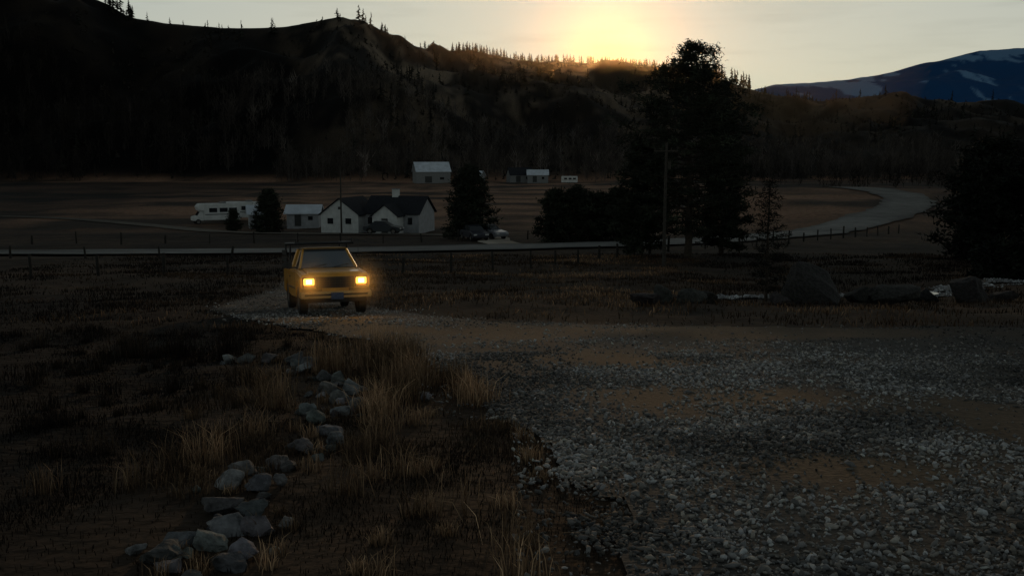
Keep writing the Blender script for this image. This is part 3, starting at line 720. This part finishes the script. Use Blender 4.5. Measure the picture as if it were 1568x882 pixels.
box('roof', (0, .13, 1.545), (1.23, 1.10, .065), M_dust, truck, .03, (math.radians(.8), 0, 0), 3)
box('windshield_header', (0, -.40, 1.52), (1.14, .05, .04), M_blk, truck, .012); box('cowl', (0, -1.0, 1.075), (1.5, .16, .04), M_blk, truck, .01)
for x0 in (-.45, .15): rod('wiper', [(x0, -1.03, 1.10), (x0+.42, -.93, 1.17)], .010, M_blk, truck)
box('grille_recess', (0, -2.305, .775), (.98, .03, .25), M_blk, truck, .008)
M_gr = nmat('grille_bars', (.06, .04, .02), rough=.4, metal=.3)
for k in range(4): box('grille_bar', (0, -2.328, .69+k*.056), (.96, .02, .012), M_gr, truck)
for k in range(7): box('grille_rib', (-.42+k*.14, -2.324, .775), (.01, .014, .23), M_gr, truck)
for s in (-1, 1):
    box('headlight_bezel', (s*.665, -2.306, .78), (.33, .03, .235), M_blk, truck, .008)
    box('headlight', (s*.665, -2.325, .80), (.27, .03, .15), M_lamp, truck, .012); box('headlight_reflector', (s*.665, -2.343, .80), (.14, .012, .09), M_lamp2, truck, .004)
    box('marker_light', (s*.665, -2.325, .695), (.27, .025, .04), M_amber, truck, .006)
    box('turn_signal', (s*.855, -2.29, .78), (.06, .06, .2), M_amber, truck, .01)
    L = bpy.data.lights.new('headlight_beam', 'SPOT'); L.energy = 36; L.color = (1, .50, .12); L.spot_size = math.radians(150); L.spot_blend = 1; L.shadow_soft_size = .07
    lo = bpy.data.objects.new('headlight_beam', L); scene.collection.objects.link(lo); lo.parent = truck; lo.location = (s*.665, -2.42, .80)
    lo.rotation_euler = (math.radians(82), 0, math.radians(180))
    hz_ = mk('headlight_halo', I3*np.array([.85, .85, .85]), I3F, volmat('halo_scatter', (1, .8, .5), .2, .35, falloff=.85), parent=truck); hz_.location = (s*.665, -2.5, .80)  # added scatter volume imitating lens bloom around each lit headlight
box('front_bumper', (0, -2.42, .50), (1.80, .14, .15), M_chrome, truck, .03); box('bumper_strip', (0, -2.494, .50), (1.6, .012, .045), M_blk, truck, .004)
for s in (-1, 1): box('bumper_end', (s*.885, -2.30, .50), (.05, .32, .14), M_chrome, truck, .02)
box('lower_valance', (0, -2.28, .38), (1.5, .06, .13), M_blk, truck, .02)
box('licence_plate', (.02, -2.505, .47), (.32, .012, .155), M_plate, truck, .004)
box('rear_bumper', (0, 2.58, .48), (1.7, .12, .16), M_blk, truck, .02)
for s in (-1, 1):
    for yy in (.92, 2.35): rod('rack_upright', [(s*.84, yy, 1.03), (s*.80, yy, 1.68)], .03, M_rack, truck)
    rod('rack_rail', [(s*.76, -.35, 1.68), (s*.80, 1.0, 1.685), (s*.80, 2.5, 1.685)], .034, M_rack, truck)
    rod('rack_brace', [(s*.84, 1.2, 1.05), (s*.80, .92, 1.5)], .02, M_rack, truck)
for yy in (-.35, .92, 2.35): rod('rack_crossbar', [(-.80, yy, 1.675), (.80, yy, 1.675)], .032, M_rack, truck)
for s in (-1, 1): rod('rack_hook', [(s*.76, -.35, 1.68), (s*.76, -.35, 1.79)], .026, M_rack, truck)
box('headache_screen', (0, .92, 1.33), (1.3, .02, .42), M_rack, truck)
for k in range(3): box('side_board', (-.90, 1.72, 1.12+k*.17), (.03, 1.5, .14), M_boards, truck, .005)
box('tool_box', (0, 1.15, 1.0), (1.5, .5, .4), M_blk, truck, .02)
rod('antenna', [(.80, -1.1, 1.05), (.82, -1.05, 1.75)], .004, M_blk, truck)
def ellipsoid(name, c, s, mat, rz=0):
    ob = mk(name, I3*np.array(s), I3F, mat); ob.location = c; ob.rotation_euler = (0, 0, rz); return ob
# added scatter volume imitating the sun's lens bloom along the ridge
ellipsoid('bloom_haze', (70, 720, 70), (175, 370, 150), volmat('haze', (1, .66, .34), .00009, .94))

# ------------------------------------------------------------------ light
az, el = math.radians(5.4), math.radians(5.8)
dirv = Vector((math.sin(az)*math.cos(el), math.cos(az)*math.cos(el), math.sin(el)))
w = bpy.data.worlds.new('World'); scene.world = w; w.use_nodes = True
nt = w.node_tree; bg = nt.nodes['Background']
N_ = nt.nodes.new; Lk = nt.links.new
sky = N_('ShaderNodeTexSky'); sky.sky_type = 'NISHITA'; sky.sun_disc = False
sky.sun_elevation = el; sky.sun_rotation = az; sky.air_density = 1; sky.dust_density = .8; sky.ozone_density = 2.0
gm = N_('ShaderNodeGamma'); gm.inputs['Gamma'].default_value = .23
hs = N_('ShaderNodeHueSaturation'); hs.inputs['Saturation'].default_value = 1.15
tc = N_('ShaderNodeTexCoord'); mp = N_('ShaderNodeMapping'); mp.inputs['Scale'].default_value = (3, 3, 30)
nz = N_('ShaderNodeTexNoise'); nz.inputs['Scale'].default_value = 2.2; nz.inputs['Detail'].default_value = 6
mr = N_('ShaderNodeMapRange'); mr.inputs['From Min'].default_value = .5; mr.inputs['From Max'].default_value = .8; mr.inputs['To Min'].default_value = 1.0; mr.inputs['To Max'].default_value = .85
mx = N_('ShaderNodeMix'); mx.data_type = 'RGBA'; mx.blend_type = 'MULTIPLY'; mx.inputs[0].default_value = 1
Lk(tc.outputs['Generated'], mp.inputs['Vector']); Lk(mp.outputs[0], nz.inputs['Vector']); Lk(nz.outputs['Fac'], mr.inputs['Value'])
sp = N_('ShaderNodeSeparateXYZ'); Lk(tc.outputs['Generated'], sp.inputs[0])
mz = N_('ShaderNodeMapRange'); mz.inputs['From Min'].default_value = .15; mz.inputs['From Max'].default_value = .6; mz.inputs['To Min'].default_value = 1; mz.inputs['To Max'].default_value = .26
Lk(sp.outputs['Z'], mz.inputs['Value'])
mm = N_('ShaderNodeMath'); mm.operation = 'MULTIPLY'; Lk(mr.outputs[0], mm.inputs[0]); Lk(mz.outputs[0], mm.inputs[1])
tn = N_('ShaderNodeMix'); tn.data_type = 'RGBA'; tn.blend_type = 'MULTIPLY'; tn.inputs[0].default_value = 1; tn.inputs[7].default_value = (.98, 1.02, .95, 1)
Lk(sky.outputs[0], gm.inputs['Color']); Lk(gm.outputs[0], hs.inputs['Color']); Lk(hs.outputs[0], tn.inputs[6]); Lk(tn.outputs[2], mx.inputs[6]); Lk(mm.outputs[0], mx.inputs[7])
# warm aureole around the hidden sun
dp = N_('ShaderNodeVectorMath'); dp.operation = 'DOT_PRODUCT'; ea = math.radians(4.4)
dp.inputs[1].default_value = Vector((math.sin(az)*math.cos(ea), math.cos(az)*math.cos(ea), math.sin(ea))); Lk(tc.outputs['Generated'], dp.inputs[0])
pw = N_('ShaderNodeMath'); pw.operation = 'POWER'; pw.inputs[1].default_value = 1500; Lk(dp.outputs['Value'], pw.inputs[0])
pc = N_('ShaderNodeMath'); pc.operation = 'MULTIPLY'; pc.inputs[1].default_value = .9; Lk(pw.outputs[0], pc.inputs[0])
av = N_('ShaderNodeVectorMath'); av.operation = 'SCALE'; av.inputs[0].default_value = (1, .30, -.6); Lk(pc.outputs[0], av.inputs['Scale'])
ad = N_('ShaderNodeVectorMath'); ad.operation = 'ADD'; Lk(mx.outputs[2], ad.inputs[0]); Lk(av.outputs[0], ad.inputs[1])
Lk(ad.outputs[0], bg.inputs['Color']); bg.inputs['Strength'].default_value = .335
sd = bpy.data.lights.new('sun', 'SUN'); sd.energy = .5; sd.angle = math.radians(.5); sd.color = (1, .62, .32)
so = bpy.data.objects.new('sun', sd); scene.collection.objects.link(so)
so.rotation_euler = dirv.to_track_quat('Z', 'Y').to_euler(); so.location = (0, 0, 60)

cd = bpy.data.cameras.new('camera'); cam = bpy.data.objects.new('camera', cd); scene.collection.objects.link(cam)
cam.location = (0, 0, 1.6); cam.rotation_euler = (math.radians(90-7.5), 0, 0); cd.lens = 35; cd.sensor_width = 36; cd.clip_end = 30000; cd.clip_start = .05
scene.camera = cam
